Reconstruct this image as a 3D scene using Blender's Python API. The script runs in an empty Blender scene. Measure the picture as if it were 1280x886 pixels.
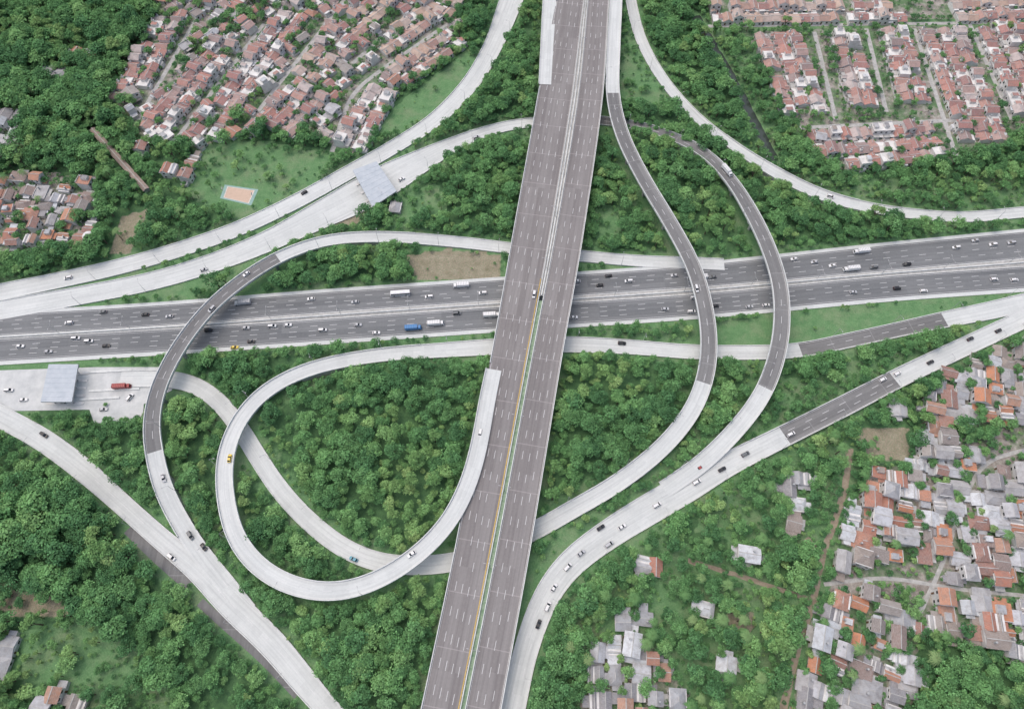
import bpy, math, random
import numpy as np
from mathutils import Vector, noise
random.seed(7); rng=np.random.default_rng(7)
sc=bpy.context.scene
# ---------------------------------------------------------------- survey frame
H=340.0; TH=math.radians(64); F=1280*24/36.0
cT,sT=math.cos(TH),math.sin(TH)
def P(u,v,z=0.0):
    dx=(u-640)/F; dy=(443-v)/F
    r=(dx,cT+dy*sT,-sT+dy*cT); t=(z-H)/r[2]
    return (r[0]*t,r[1]*t)
def inview(x,y,m=60):
    d=y*cT+H*sT
    if d<10: return False
    u=640+F*x/d; v=443-F*(y*sT-H*cT)/d
    return -m<u<1280+m and -m<v<886+m*1.5
# ---------------------------------------------------------------- node helpers
def newmat(name,rough=0.85):
    m=bpy.data.materials.new(name); m.use_nodes=True
    nt=m.node_tree; b=nt.nodes['Principled BSDF']; b.inputs['Roughness'].default_value=rough
    b.inputs['Specular IOR Level'].default_value=0.25
    return m,nt,b
def nd(nt,t,**kw):
    n=nt.nodes.new(t)
    for k,v in kw.items():
        if k in n.inputs: 
            n.inputs[k].default_value=v
        else: setattr(n,k,v)
    return n
def lk(nt,a,b): nt.links.new(a,b)
def math_(nt,op,a,b=None,c=None):
    n=nt.nodes.new('ShaderNodeMath'); n.operation=op
    for i,x in enumerate((a,b,c)):
        if x is None: continue
        if isinstance(x,(int,float)): n.inputs[i].default_value=x
        else: lk(nt,x,n.inputs[i])
    return n.outputs[0]
def mixc(nt,f,a,b,mode='MIX'):
    n=nt.nodes.new('ShaderNodeMix'); n.data_type='RGBA'; n.blend_type=mode
    if isinstance(f,(int,float)): n.inputs[0].default_value=f
    else: lk(nt,f,n.inputs[0])
    for s,x in ((6,a),(7,b)):
        if isinstance(x,tuple): n.inputs[s].default_value=(*x,1)
        else: lk(nt,x,n.inputs[s])
    return n.outputs[2]
def noise_(nt,vec,scale,detail=4,rough=0.6):
    n=nd(nt,'ShaderNodeTexNoise'); n.inputs['Scale'].default_value=scale
    n.inputs['Detail'].default_value=min(detail,4); n.inputs['Roughness'].default_value=rough
    if vec is not None: lk(nt,vec,n.inputs['Vector'])
    return n.outputs['Fac']
def rng_(nt,x,a,b,c=0.0,d=1.0):
    n=nd(nt,'ShaderNodeMapRange'); n.inputs['From Min'].default_value=a; n.inputs['From Max'].default_value=b
    n.inputs['To Min'].default_value=c; n.inputs['To Max'].default_value=d
    lk(nt,x,n.inputs['Value']); return n.outputs[0]
def vmul(nt,vec,s):
    n=nt.nodes.new('ShaderNodeVectorMath'); n.operation='MULTIPLY'; lk(nt,vec,n.inputs[0]); n.inputs[1].default_value=s
    return n.outputs[0]
def ramp(nt,x,cols,const=False):
    n=nt.nodes.new('ShaderNodeValToRGB'); cr=n.color_ramp
    if const: cr.interpolation='CONSTANT'
    k=len(cols)
    while len(cr.elements)<k: cr.elements.new(0.5)
    for i,c in enumerate(cols):
        cr.elements[i].position=i/k if const else i/(k-1); cr.elements[i].color=(*c,1)
    lk(nt,x,n.inputs[0]); return n.outputs[0]
# ---------------------------------------------------------------- materials
def road_material(name,c1,c2,track,slab,joint):
    m,nt,b=newmat(name,0.85)
    uv=nd(nt,'ShaderNodeUVMap').outputs[0]
    geo=nd(nt,'ShaderNodeNewGeometry').outputs['Position']
    n1=noise_(nt,geo,0.03,4); n2=noise_(nt,vmul(nt,uv,(0.9,0.012,1)),1.0,4,0.65)
    n3=noise_(nt,geo,0.9,2)
    f=math_(nt,'ADD',math_(nt,'MULTIPLY',n1,0.6),math_(nt,'MULTIPLY',n3,0.4))
    col=mixc(nt,rng_(nt,f,0.35,0.65),c1,c2)
    col=mixc(nt,rng_(nt,n2,0.42,0.7,0,track),col,(c1[0]*0.5,c1[1]*0.5,c1[2]*0.52))
    sep=nd(nt,'ShaderNodeSeparateXYZ'); lk(nt,uv,sep.inputs[0])
    fl=math_(nt,'FLOOR',math_(nt,'DIVIDE',sep.outputs[1],6.0 if slab else 45.0))
    fx=math_(nt,'FLOOR',math_(nt,'DIVIDE',math_(nt,'ADD',sep.outputs[0],100),3.6))
    cmb=nd(nt,'ShaderNodeCombineXYZ'); lk(nt,fl,cmb.inputs[0]); lk(nt,fx,cmb.inputs[1])
    wn=nd(nt,'ShaderNodeTexWhiteNoise'); lk(nt,cmb.outputs[0],wn.inputs['Vector'])
    col=mixc(nt,0.07,col,mixc(nt,wn.outputs[0],(0.05,0.05,0.05),(0.75,0.75,0.73)))
    if joint:
        fr=math_(nt,'FRACT',math_(nt,'DIVIDE',sep.outputs[1],24.0))
        col=mixc(nt,math_(nt,'MULTIPLY',math_(nt,'LESS_THAN',fr,0.02),0.4),col,(c1[0]*2.0,c1[1]*2.0,c1[2]*2.0))
    lk(nt,col,b.inputs['Base Color']); return m
M_ASPH=road_material('viaduct_asphalt',(0.225,0.208,0.206),(0.275,0.257,0.252),0.4,False,True)
M_HWY=road_material('highway_asphalt',(0.165,0.174,0.182),(0.215,0.223,0.23),0.42,False,False)
M_CONC=road_material('road_concrete',(0.6,0.625,0.615),(0.71,0.73,0.715),0.33,True,False)
M_DARK=road_material('ramp_asphalt',(0.18,0.18,0.182),(0.235,0.233,0.232),0.4,False,True)
def simple(name,c1,c2,scale=0.3,rough=0.85,metal=0):
    m,nt,b=newmat(name,rough); g=nd(nt,'ShaderNodeNewGeometry').outputs['Position']
    lk(nt,mixc(nt,rng_(nt,noise_(nt,g,scale,4,0.7),0.3,0.7),c1,c2),b.inputs['Base Color'])
    b.inputs['Metallic'].default_value=metal; return m
M_PARA=simple('parapet_concrete',(0.55,0.57,0.56),(0.76,0.77,0.75),0.4)
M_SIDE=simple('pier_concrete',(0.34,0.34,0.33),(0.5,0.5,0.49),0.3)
M_WHITE=simple('road_paint_white',(0.6,0.6,0.6),(0.8,0.8,0.8),1.5)
M_YELL=simple('road_paint_yellow',(0.5,0.34,0.08),(0.65,0.46,0.14),1.0)
M_DIRT=simple('bare_dirt',(0.26,0.21,0.16),(0.42,0.36,0.28),0.4)
M_GRASSM=simple('median_grass',(0.14,0.24,0.14),(0.34,0.42,0.31),0.5)
M_STEEL=simple('galvanised_steel',(0.35,0.36,0.37),(0.5,0.5,0.5),2,0.5)
M_CANOPY=simple('canopy_sheet_metal',(0.42,0.47,0.52),(0.54,0.58,0.62),0.25,0.5)
M_GLASS,_nt,_b=newmat('window_glass',0.12); _b.inputs['Base Color'].default_value=(0.02,0.025,0.03,1); _b.inputs['Specular IOR Level'].default_value=0.6
M_TYRE,_nt,_b=newmat('rubber',0.9); _b.inputs['Base Color'].default_value=(0.02,0.02,0.02,1)
M_LAMP,_nt,_b=newmat('headlamp_glass',0.2); _b.inputs['Base Color'].default_value=(0.7,0.7,0.65,1)
M_TAIL,_nt,_b=newmat('tail_lamp',0.3); _b.inputs['Base Color'].default_value=(0.4,0.02,0.02,1)
M_WATER,nt,_b=newmat('river_water',0.15); _b.inputs['Base Color'].default_value=(0.05,0.065,0.055,1); _b.inputs['Specular IOR Level'].default_value=0.5
bm_=nd(nt,'ShaderNodeBump',Strength=0.3); lk(nt,noise_(nt,nd(nt,'ShaderNodeNewGeometry').outputs['Position'],0.8,4),bm_.inputs['Height']); lk(nt,bm_.outputs[0],_b.inputs['Normal'])
def roofmat(name,cols,rough=0.8,wear=0.4):
    m,nt,b=newmat(name,rough)
    oi=nd(nt,'ShaderNodeObjectInfo'); g=nd(nt,'ShaderNodeNewGeometry').outputs['Position']
    tc=nd(nt,'ShaderNodeTexCoord').outputs['Object']
    c=ramp(nt,oi.outputs['Random'],cols,True)
    n=noise_(nt,g,0.35,4,0.75); n2=noise_(nt,vmul(nt,tc,(1.0,6.0,1.0)),0.9,3)
    c=mixc(nt,rng_(nt,n,0.42,0.75,0,0.65),c,(0.16,0.14,0.13))
    c=mixc(nt,rng_(nt,n2,0.4,0.7,0,wear),c,(0.58,0.54,0.51))
    lk(nt,c,b.inputs['Base Color']); return m
M_RTOWN=roofmat('clay_tile_roof',[(0.42,0.2,0.165),(0.36,0.16,0.14),(0.45,0.24,0.2),(0.3,0.15,0.14),(0.44,0.29,0.26),(0.39,0.17,0.15),(0.3,0.21,0.2),(0.46,0.2,0.16),(0.52,0.44,0.42),(0.35,0.15,0.135)])
M_RTAN=roofmat('tan_tile_roof',[(0.5,0.34,0.26),(0.46,0.28,0.22),(0.56,0.41,0.33),(0.44,0.25,0.21),(0.5,0.39,0.34)])
M_RKAMP=roofmat('village_roof',[(0.5,0.22,0.13),(0.32,0.16,0.125),(0.36,0.37,0.39),(0.44,0.2,0.13),(0.54,0.56,0.6),(0.24,0.21,0.2),(0.42,0.42,0.43),(0.38,0.19,0.14),(0.28,0.29,0.32),(0.46,0.25,0.17),(0.32,0.29,0.27),(0.48,0.49,0.52),(0.26,0.19,0.17)])
M_RGREY=roofmat('metal_sheet_roof',[(0.38,0.4,0.43),(0.26,0.26,0.28),(0.54,0.58,0.62),(0.3,0.25,0.22),(0.44,0.45,0.47),(0.64,0.67,0.7)],0.6)
M_RORANGE=roofmat('orange_tile_roof',[(0.54,0.22,0.11),(0.43,0.18,0.12),(0.5,0.24,0.15)],.8,.3)
M_WALL=simple('painted_plaster_wall',(0.55,0.53,0.51),(0.8,0.79,0.77),0.2)
M_SLAB=simple('concrete_slab',(0.32,0.32,0.31),(0.55,0.54,0.52),0.4)
M_DOOR=simple('door_wood',(0.12,0.07,0.04),(0.2,0.12,0.07),1)
M_RUST=simple('rusty_sheet',(0.28,0.22,0.19),(0.44,0.36,0.31),0.5)
M_COURT=simple('court_orange',(0.56,0.42,0.32),(0.64,0.48,0.38),0.6)
M_COURTB=simple('court_green',(0.25,0.4,0.36),(0.33,0.48,0.44),0.6)
M_TRUNK=simple('bark',(0.1,0.075,0.055),(0.2,0.16,0.12),1.5)
def leafmat(name,cols):
    m=bpy.data.materials.new(name); m.use_nodes=True; nt=m.node_tree
    out=nt.nodes['Material Output']; nt.nodes.remove(nt.nodes['Principled BSDF'])
    oi=nd(nt,'ShaderNodeObjectInfo'); at=nd(nt,'ShaderNodeAttribute'); at.attribute_name='tone'
    c=mixc(nt,1.0,ramp(nt,oi.outputs['Random'],cols),at.outputs['Color'],'MULTIPLY')
    d=nd(nt,'ShaderNodeBsdfDiffuse'); lk(nt,c,d.inputs[0]); lk(nt,d.outputs[0],out.inputs[0])
    return m
M_LEAF=leafmat('foliage_green',[(0.1,0.22,0.095),(0.125,0.27,0.11),(0.15,0.31,0.125),(0.17,0.335,0.135),(0.21,0.37,0.15)])
M_LEAF2=leafmat('foliage_deep_green',[(0.08,0.185,0.085),(0.1,0.225,0.1),(0.125,0.265,0.11),(0.145,0.295,0.125)])
M_LEAF3=leafmat('foliage_light_green',[(0.14,0.28,0.11),(0.17,0.32,0.125),(0.21,0.36,0.14),(0.26,0.39,0.16)])
M_PALM=leafmat('palm_frond',[(0.14,0.28,0.11),(0.18,0.33,0.13),(0.25,0.36,0.16)])
# ground
M_GROUND,nt,b=newmat('ground_cover',0.95)
g=nd(nt,'ShaderNodeNewGeometry').outputs['Position']
at=nd(nt,'ShaderNodeAttribute'); at.attribute_name='cover'
sp=nd(nt,'ShaderNodeSeparateColor'); lk(nt,at.outputs['Color'],sp.inputs[0])
nA=noise_(nt,g,0.06,4,0.7); nB=noise_(nt,g,0.25,4,0.7); nC=noise_(nt,g,1.2,3,0.7)
def wt(ch,n,k=0.9):
    return rng_(nt,math_(nt,'ADD',sp.outputs[ch],math_(nt,'MULTIPLY',math_(nt,'SUBTRACT',n,0.5),k)),0.35,0.65)
under=mixc(nt,rng_(nt,nB,0.35,0.65),(0.06,0.13,0.06),(0.1,0.21,0.085))
lawn=mixc(nt,rng_(nt,nB,0.3,0.7),(0.11,0.235,0.1),(0.18,0.325,0.15))
lawn=mixc(nt,rng_(nt,nA,0.46,0.72,0,0.7),lawn,(0.28,0.32,0.2))
lawn=mixc(nt,rng_(nt,nC,0.42,0.72,0,0.5),lawn,(0.07,0.16,0.065))
dirt=mixc(nt,rng_(nt,nB,0.3,0.7),(0.25,0.21,0.15),(0.4,0.35,0.27))
dirt=mixc(nt,rng_(nt,nC,0.45,0.7,0,0.75),dirt,(0.14,0.21,0.1))
urb=mixc(nt,rng_(nt,nB,0.35,0.65),(0.22,0.19,0.17),(0.45,0.42,0.38))
urb=mixc(nt,rng_(nt,nA,0.42,0.58,0,0.9),urb,(0.1,0.2,0.085))
c=mixc(nt,wt(0,nB),under,lawn); c=mixc(nt,wt(1,nB),c,dirt); c=mixc(nt,wt(2,nB,1.2),c,urb)
lk(nt,c,b.inputs['Base Color'])
bp=nd(nt,'ShaderNodeBump',Strength=0.6,Distance=0.6); lk(nt,nC,bp.inputs['Height']); lk(nt,bp.outputs[0],b.inputs['Normal'])
# ---------------------------------------------------------------- mesh builder
class MB:
    def __init__(s): s.v=[];s.f=[];s.m=[]
    def face(s,pts,mat=0):
        i=len(s.v); s.v+= [tuple(p) for p in pts]; s.f.append(tuple(range(i,i+len(pts)))); s.m.append(mat)
    def box(s,cx,cy,z0,sx,sy,sz,mat=0,rot=0,top=None):
        a=sx/2;b=sy/2;c,n=math.cos(rot),math.sin(rot)
        q=[(-a,-b),(a,-b),(a,b),(-a,b)]; q=[(cx+x*c-y*n,cy+x*n+y*c) for x,y in q]
        i=len(s.v); s.v+=[(x,y,z0) for x,y in q]+[(x,y,z0+sz) for x,y in q]
        for k,f in enumerate(((0,3,2,1),(4,5,6,7),(0,1,5,4),(1,2,6,5),(2,3,7,6),(3,0,4,7))):
            s.f.append(tuple(i+j for j in f)); s.m.append(top if (top is not None and k==1) else mat)
    def cyl(s,p0,p1,r0,r1,n=8,mat=0):
        p0=Vector(p0);p1=Vector(p1);d=(p1-p0).normalized()
        a=d.orthogonal().normalized(); b=d.cross(a); i=len(s.v)
        for p,r in((p0,r0),(p1,r1)):
            for k in range(n):
                t=2*math.pi*k/n; s.v.append(tuple(p+a*(r*math.cos(t))+b*(r*math.sin(t))))
        for k in range(n):
            s.f.append((i+k,i+(k+1)%n,i+n+(k+1)%n,i+n+k)); s.m.append(mat)
        s.f.append(tuple(i+k for k in range(n-1,-1,-1))); s.m.append(mat)
        s.f.append(tuple(i+n+k for k in range(n))); s.m.append(mat)
    def mesh(s,name,mats):
        me=bpy.data.meshes.new(name); me.from_pydata(s.v,[],s.f)
        for m in mats: me.materials.append(m)
        me.polygons.foreach_set('material_index',s.m); me.update(); return me
def obj(name,me,parent=None,loc=(0,0,0),rot=(0,0,0),scale=(1,1,1)):
    o=bpy.data.objects.new(name,me); sc.collection.objects.link(o); o.location=loc;o.rotation_euler=rot;o.scale=scale
    if parent: o.parent=parent
    return o
# ---------------------------------------------------------------- roads
class Road: pass
ROADS=[]
def road(name,pts,ext0=0,ext1=0,lanes=2,sh=(0,0),rail=True,step=3.0,surf=None,edges=True,traffic=0,direction=1):
    full=[];w=10;m='l'
    for p in pts:
        u,v,z=p[0],p[1],p[2]
        if len(p)>3 and p[3]: w=p[3]
        if len(p)>4: m=p[4]
        x,y=P(u,v,z); full.append((x,y,z,w,1.0 if m=='d' else 0.0))
    A=np.array(full)
    def extr(a,b,L): 
        d=(a[:2]-b[:2]); d/=np.linalg.norm(d); r=a.copy(); r[:2]+=d*L; return r
    if ext0: A=np.vstack([extr(A[0],A[1],ext0),A])
    if ext1: A=np.vstack([A,extr(A[-1],A[-2],ext1)])
    Q=np.vstack([2*A[0]-A[1],A,2*A[-1]-A[-2]]); out=[]
    for i in range(1,len(Q)-2):
        p0,p1,p2,p3=Q[i-1:i+3]
        for t in np.linspace(0,1,16,endpoint=False):
            r=0.5*((2*p1)+(-p0+p2)*t+(2*p0-5*p1+4*p2-p3)*t*t+(-p0+3*p1-3*p2+p3)*t**3)
            r[4]=p1[4]; r[2:4]=p1[2:4]*(1-t)+p2[2:4]*t; out.append(r)
    out.append(A[-1]); out=np.array(out)
    d=np.r_[0,np.cumsum(np.linalg.norm(np.diff(out[:,:2],axis=0),axis=1))]
    n=max(3,int(d[-1]/step)); s=np.linspace(0,d[-1],n)
    S=np.stack([np.interp(s,d,out[:,k]) for k in range(5)],1)
    for _ in range(8):
        S[1:-1,:4]=0.25*S[:-2,:4]+0.5*S[1:-1,:4]+0.25*S[2:,:4]
    T=np.gradient(S[:,:2],axis=0); T/=np.linalg.norm(T,axis=1)[:,None]
    r=Road(); r.name=name;r.S=S;r.T=T;r.N=np.stack([-T[:,1],T[:,0]],1)
    r.s=np.r_[0,np.cumsum(np.linalg.norm(np.diff(S[:,:2],axis=0),axis=1))]
    r.lanes=lanes;r.sh=sh;r.rail=rail;r.surf=surf;r.edges=edges;r.traffic=traffic;r.dir=direction
    S[:,2]+=0.12+0.025*len(ROADS)%0.5
    ROADS.append(r); return r
RA1=road('viaduct_carriageway',[(551,886,7,17,'d'),(591,690,8.5,17.5),(636,450,12,19.5),(665,290,12,22),(694,120,10.5,23),(713,0,9,20)],120,160,5,traffic=0,direction=-1)
RA2=road('viaduct_carriageway',[(604,886,7,15.5,'d'),(641,690,8.5,16),(683,450,12,16),(712,290,12,16.5),(738,120,10.5,16.5),(748,0,9,15.5)],120,160,4,traffic=0)
road('viaduct_merge_lane',[(681,106,10.6,8.5,'l'),(684,50,9.7,9),(687,0,9,10)],0,160,1,traffic=0)
I1=road('highway_carriageway',[(0,405,0,16,'d'),(150,396,0),(250,389,0),(400,377,0),(600,363,0,16),(860,345,0,17),(1100,322,0,20),(1280,305,0,21)],160,160,4,sh=(2.2,0.4),rail=False,surf='hwy',traffic=26,direction=-1)
I2=road('highway_carriageway',[(0,440,0,16.5,'d'),(150,431,0),(250,425,0),(400,415,0),(600,401,0,16.5),(860,384,0,16.5),(1100,362,0,17),(1280,349,0,17)],160,160,4,sh=(0.4,2.4),rail=False,surf='hwy',traffic=26)
RL=road('loop_ramp',[(617,462,12,8.5,'l'),(609,500,12),(598,560,11.6),(583,610,11),(555,660,10.3),(505,706,9.6),(445,735,9.2),(390,738,9),(337,718,8.8),(300,680,8.6),(284,632,8.5),(281,580,8.2),(292,540,7.8),(315,505,6.8),(350,478,5.2),(400,458,3.4),(470,445,1.6,8.5),(540,439,.5,9),(600,435,.1,10),(650,432,.1),(720,431,.1),(800,435,.1,9),(860,440,.1),(940,441,.1),(1000,438,.1,9,'d'),(1060,426,.1),(1120,413,.1),(1180,400,.1,10,'l'),(1240,388,.1,11),(1290,376,.1,11)],0,150,2,traffic=2)
RB=road('exit_ramp',[(770,0,9.6,9,'l'),(767,60,10),(766,118,10.4,9,'d'),(778,170,10.5),(805,225,10.5),(838,280,10.5),(867,335,10.5),(882,390,10.5),(886,435,9.5),(880,477,8.2,9,'l'),(862,518,6.5),(825,562,4.5),(770,605,2.4),(715,637,1),(680,657,.2),(640,677,.1),(590,697,.1),(540,706,.1),(480,704,.1),(430,685,.1),(385,650,.1),(350,612,.1),(325,575,.1),(300,535,.1),(275,503,.1),(245,482,.1,9),(210,474,.1,10),(150,474,.1,10)],160,0,2,traffic=1)
RC=road('toll_ramp',[(0,388,0,13,'l'),(100,370,0),(190,352,0,13),(270,328,0,14),(340,300,0,16),(400,270,0,21),(448,246,0,26),(490,222,0,25),(530,200,0,18),(570,180,0,12),(615,163,0,9),(655,155,0,8.5),(720,150,0,8,'d'),(780,155,.3,7.5),(830,168,1.6),(880,192,4.5,8),(915,228,7.5),(940,268,9.7,9,'d'),(960,310,10.2),(974,355,10.3),(977,400,10.2),(972,440,9.6),(958,482,8,9,'l'),(938,515,6),(905,553,3.3),(872,583,1.2),(830,612,.1)],160,0,2,traffic=4)
RD=road('access_road',[(641,886,0,11,'l'),(655,820,0),(680,750,0,12),(712,705,0,13),(760,668,0,14),(810,637,0,15),(860,608,0,15),(910,580,.4,12),(982,544,1.5,11,'d'),(1050,510,1.5),(1118,475,1.5,10.5,'l'),(1170,450,1),(1230,422,.3,10.5),(1290,394,0)],120,150,3,traffic=5)
RE=road('connector_road',[(786,-15,0,8,'l'),(791,15,0),(803,55,0),(830,102,0),(870,147,0),(920,186,1),(975,220,2,9.5),(1030,246,1.5,9.5),(1090,261,.3,8),(1150,269,0),(1210,272,0),(1290,265,0)],120,150,2,traffic=0)
RF=road('arterial_road',[(645,-15,0,18,'l'),(634,15,0,17),(618,55,0,14),(590,103,0,13),(545,150,0,12),(490,186,0,11.5),(430,220,0),(370,253,0),(300,286,0),(230,311,0),(150,334,0),(60,354,0),(0,366,0,12)],120,160,3,traffic=1)
RG=road('flyover_ramp',[(905,331,0,8,'l'),(860,329,0,8),(800,327,0),(740,322,0),(680,316,0),(630,310,0),(570,303,.2),(500,298,.8),(440,298,2.8),(395,305,5),(350,322,7.2,8.5,'d'),(310,346,8.6),(270,378,9.5),(240,412,9.8),(215,450,9.7),(197,490,9),(190,530,7.5,8.5,'d'),(193,562,6,9,'l'),(203,605,3.8),(222,645,1.8),(250,690,.4),(280,727,0),(310,765,0)],0,0,2,traffic=2)
RH=road('frontage_road',[(0,520,0,11,'l'),(50,547,0),(100,583,0),(150,627,0,9.5),(205,676,0),(247,710,0,11),(290,755,0,12.5),(340,803,0,12),(385,857,0,11),(410,886,0,10)],140,120,2,traffic=1)
# clearance grid
GX0,GY0,GW,GH=-520,-120,1040,760
clearR=np.full((GH,GW),60.0); clearH=np.full((GH,GW),60.0)
def stamp(G,x,y,r,R=22):
    xi,yi=int(x-GX0),int(y-GY0); R=int(R+max(r,0))
    x0,x1=max(0,xi-R),min(GW,xi+R); y0,y1=max(0,yi-R),min(GH,yi+R)
    if x0>=x1 or y0>=y1: return
    xs=np.arange(x0,x1)+GX0+.5-x; ys=np.arange(y0,y1)+GY0+.5-y
    D=np.sqrt(xs[None,:]**2+ys[:,None]**2)-r
    np.minimum(G[y0:y1,x0:x1],D,out=G[y0:y1,x0:x1])
def clr(G,x,y):
    xi,yi=int(x-GX0),int(y-GY0)
    return G[yi,xi] if 0<=xi<GW and 0<=yi<GH else 60
ALL=np.vstack([np.c_[r.S[:,:4],np.full(len(r.S),i)] for i,r in enumerate(ROADS)])
rc_i=ROADS.index(RC); xa,ya=P(770,150); xb,yb=P(905,215)
for a in ALL:
    leafy = a[4]==rc_i and xa<a[0]<xb and a[1]>P(0,235)[1]
    stamp(clearR,a[0],a[1],a[3]/2-(3.0 if leafy else 0))
def other_cover(i,x,y,marg):
    A=ALL[(ALL[:,4]!=i)]
    d=np.hypot(A[:,0]-x,A[:,1]-y)
    return A[(d<A[:,3]/2+marg)]
MATS=[M_ASPH,M_CONC,M_PARA,M_SIDE,M_HWY,M_DARK]
for ri,r in enumerate(ROADS):
    mb=MB(); n=len(r.S)
    darkm=4 if r.surf=='hwy' else (0 if 'viaduct' in r.name else 5)
    hw=r.S[:,3]/2
    def pt(i,off,dz=0): return (r.S[i,0]+r.N[i,0]*off, r.S[i,1]+r.N[i,1]*off, r.S[i,2]+dz)
    skip=[[False,False] for _ in range(n)]
    for i in range(n):
        for k,sg in enumerate((1,-1)):
            x,y,z=pt(i,sg*(hw[i]-0.1))
            C=other_cover(ri,x,y,-0.2)
            if len(C) and np.any(np.abs(C[:,2]-z)<2.0): skip[i][k]=True
    faceuv=[]
    def q(i,offs,mat,zs):
        (a0,a1),(b0,b1)=offs
        mb.face([pt(i,a0,zs[0]),pt(i,a1,zs[1]),pt(i+1,b1,zs[1]),pt(i+1,b0,zs[0])],mat)
        faceuv.append([(a0,r.s[i]),(a1,r.s[i]),(b1,r.s[i+1]),(b0,r.s[i+1])])
    for i in range(n-1):
        a,b=hw[i],hw[i+1]; sl,sr=r.sh
        m=darkm if r.S[i,4]>0.5 else 1
        q(i,((-a+sr,a-sl),(-b+sr,b-sl)),m,(0,0))
        if sl>0: q(i,((a-sl,a),(b-sl,b)),1,(0,0))
        if sr>0: q(i,((-a,-a+sr),(-b,-b+sr)),1,(0,0))
        z=r.S[i,2]; el=z>4.6
        zb0=-1.5 if el else -(r.S[i,2]+.2); zb1=-1.5 if el else -(r.S[i+1,2]+.2)
        for k,sg in enumerate((1,-1)):
            mb.face([pt(i,sg*a,0),pt(i,sg*a*(0.9 if el else 1),zb0),pt(i+1,sg*b*(0.9 if el else 1),zb1),pt(i+1,sg*b,0)],3); faceuv.append([(0,0)]*4)
            if skip[i][k] or skip[i+1][k] : continue
            hp=0.95 if (r.rail and z>1.0) else (0.55 if r.rail else 0.16)
            t=0.4
            for (o0,o1,z0,z1) in ((t,t,0,hp),(t,0,hp,hp),(0,0,hp,-.3)):
                mb.face([pt(i,sg*(a-o0),z0),pt(i,sg*(a-o1),z1),pt(i+1,sg*(b-o1),z1),pt(i+1,sg*(b-o0),z0)],2); faceuv.append([(0,0)]*4)
        if el:
            mb.face([pt(i,a*.9,-1.5),pt(i,-a*.9,-1.5),pt(i+1,-b*.9,-1.5),pt(i+1,b*.9,-1.5)],3); faceuv.append([(0,0)]*4)
    nxt=12.0
    for i in range(n):
        if r.s[i]>nxt:
            if r.S[i,2]<4.7: nxt=r.s[i]+10; continue
            x,y,z=r.S[i,:3]; w=r.S[i,3]
            C=other_cover(ri,x,y,2.0); C=C[C[:,2]<z-2] if len(C) else C
            if len(C): nxt=r.s[i]+3; continue
            nxt=r.s[i]+27; ang=math.atan2(r.T[i,1],r.T[i,0]); c0=len(mb.f)
            cols=[0] if w<13 else [-w*.28,w*.28]
            for o in cols: mb.box(x+r.N[i,0]*o,y+r.N[i,1]*o,-.3,1.6,2.2,z-2.3,3,ang)
            mb.box(x,y,z-2.6,2.2,w*.82,1.05,3,ang)
            faceuv+= [[(0,0)]*len(f) for f in mb.f[c0:]]
    me=mb.mesh(r.name,MATS); uvl=me.uv_layers.new(name='UVMap')
    flat=[c for f in faceuv for p in f for c in p]; uvl.data.foreach_set('uv',flat)
    r.ob=obj(r.name,me)
    mk=MB()
    def at(s):
        x=np.interp(s,r.s,r.S[:,0]);y=np.interp(s,r.s,r.S[:,1]);z=np.interp(s,r.s,r.S[:,2]);w=np.interp(s,r.s,hw)
        nx=np.interp(s,r.s,r.N[:,0]);ny=np.interp(s,r.s,r.N[:,1]); return x,y,z,w,nx,ny
    def line(s0,s1,of,wd,mat):
        ks=[s0]+[t for t in r.s if s0<t<s1]+[s1]
        P_=[]
        for s in ks:
            x,y,z,w,nx,ny=at(s); o=of(w)
            P_.append(((x+nx*(o-wd),y+ny*(o-wd),z+.02),(x+nx*(o+wd),y+ny*(o+wd),z+.02)))
        for a,b in zip(P_[:-1],P_[1:]): mk.face([a[0],b[0],b[1],a[1]],mat)
    L=r.s[-1]; nl=r.lanes; sl,sr=r.sh
    if nl>1:
        for k in range(1,nl):
            fr=k/nl
            s=random.random()*5
            while s<L-6:
                if random.random()<.93: line(s,s+4.2,lambda w:(-w+.9+sr)+(2*w-1.8-sl-sr)*fr,0.10,0)
                s+=11
    line(0,L,lambda w:w-.8-sl,0.08,0); line(0,L,lambda w:-w+.8+sr,0.08,0)
    if r is RA1: line(0,L*0.46,lambda w:-w+1.0,0.26,1)
    obj('lane_markings',mk.mesh('lane_markings',[M_WHITE,M_YELL]),r.ob)
def ribbon(name,pts,mat,z,wd,jit=0,ext=0):
    r=road(name,[(u,v,z,wd) for u,v in pts],ext,ext,1); ROADS.pop()
    mb=MB(); hw=r.S[:,3]/2
    for i in range(len(r.S)-1):
        ja=[hw[k]*(1+jit*noise.noise(Vector((r.s[k]*.15,3,s)))) for k,s in((i,0),(i,9),(i+1,0),(i+1,9))]
        f=lambda k,o:(r.S[k,0]+r.N[k,0]*o,r.S[k,1]+r.N[k,1]*o,z)
        mb.face([f(i,-ja[1]),f(i+1,-ja[3]),f(i+1,ja[2]),f(i,ja[0])],0)
        stamp(clearR,r.S[i,0],r.S[i,1],hw[i]-(1.2 if name in('river','dirt_path') else 0),15)
    me=mb.mesh(name,[mat]); uvl=me.uv_layers.new(name='UVMap')
    uvl.data.foreach_set('uv',[c for k in range(len(me.loops)) for c in me.vertices[me.loops[k].vertex_index].co[:2]])
    obj(name,me); return r
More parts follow.
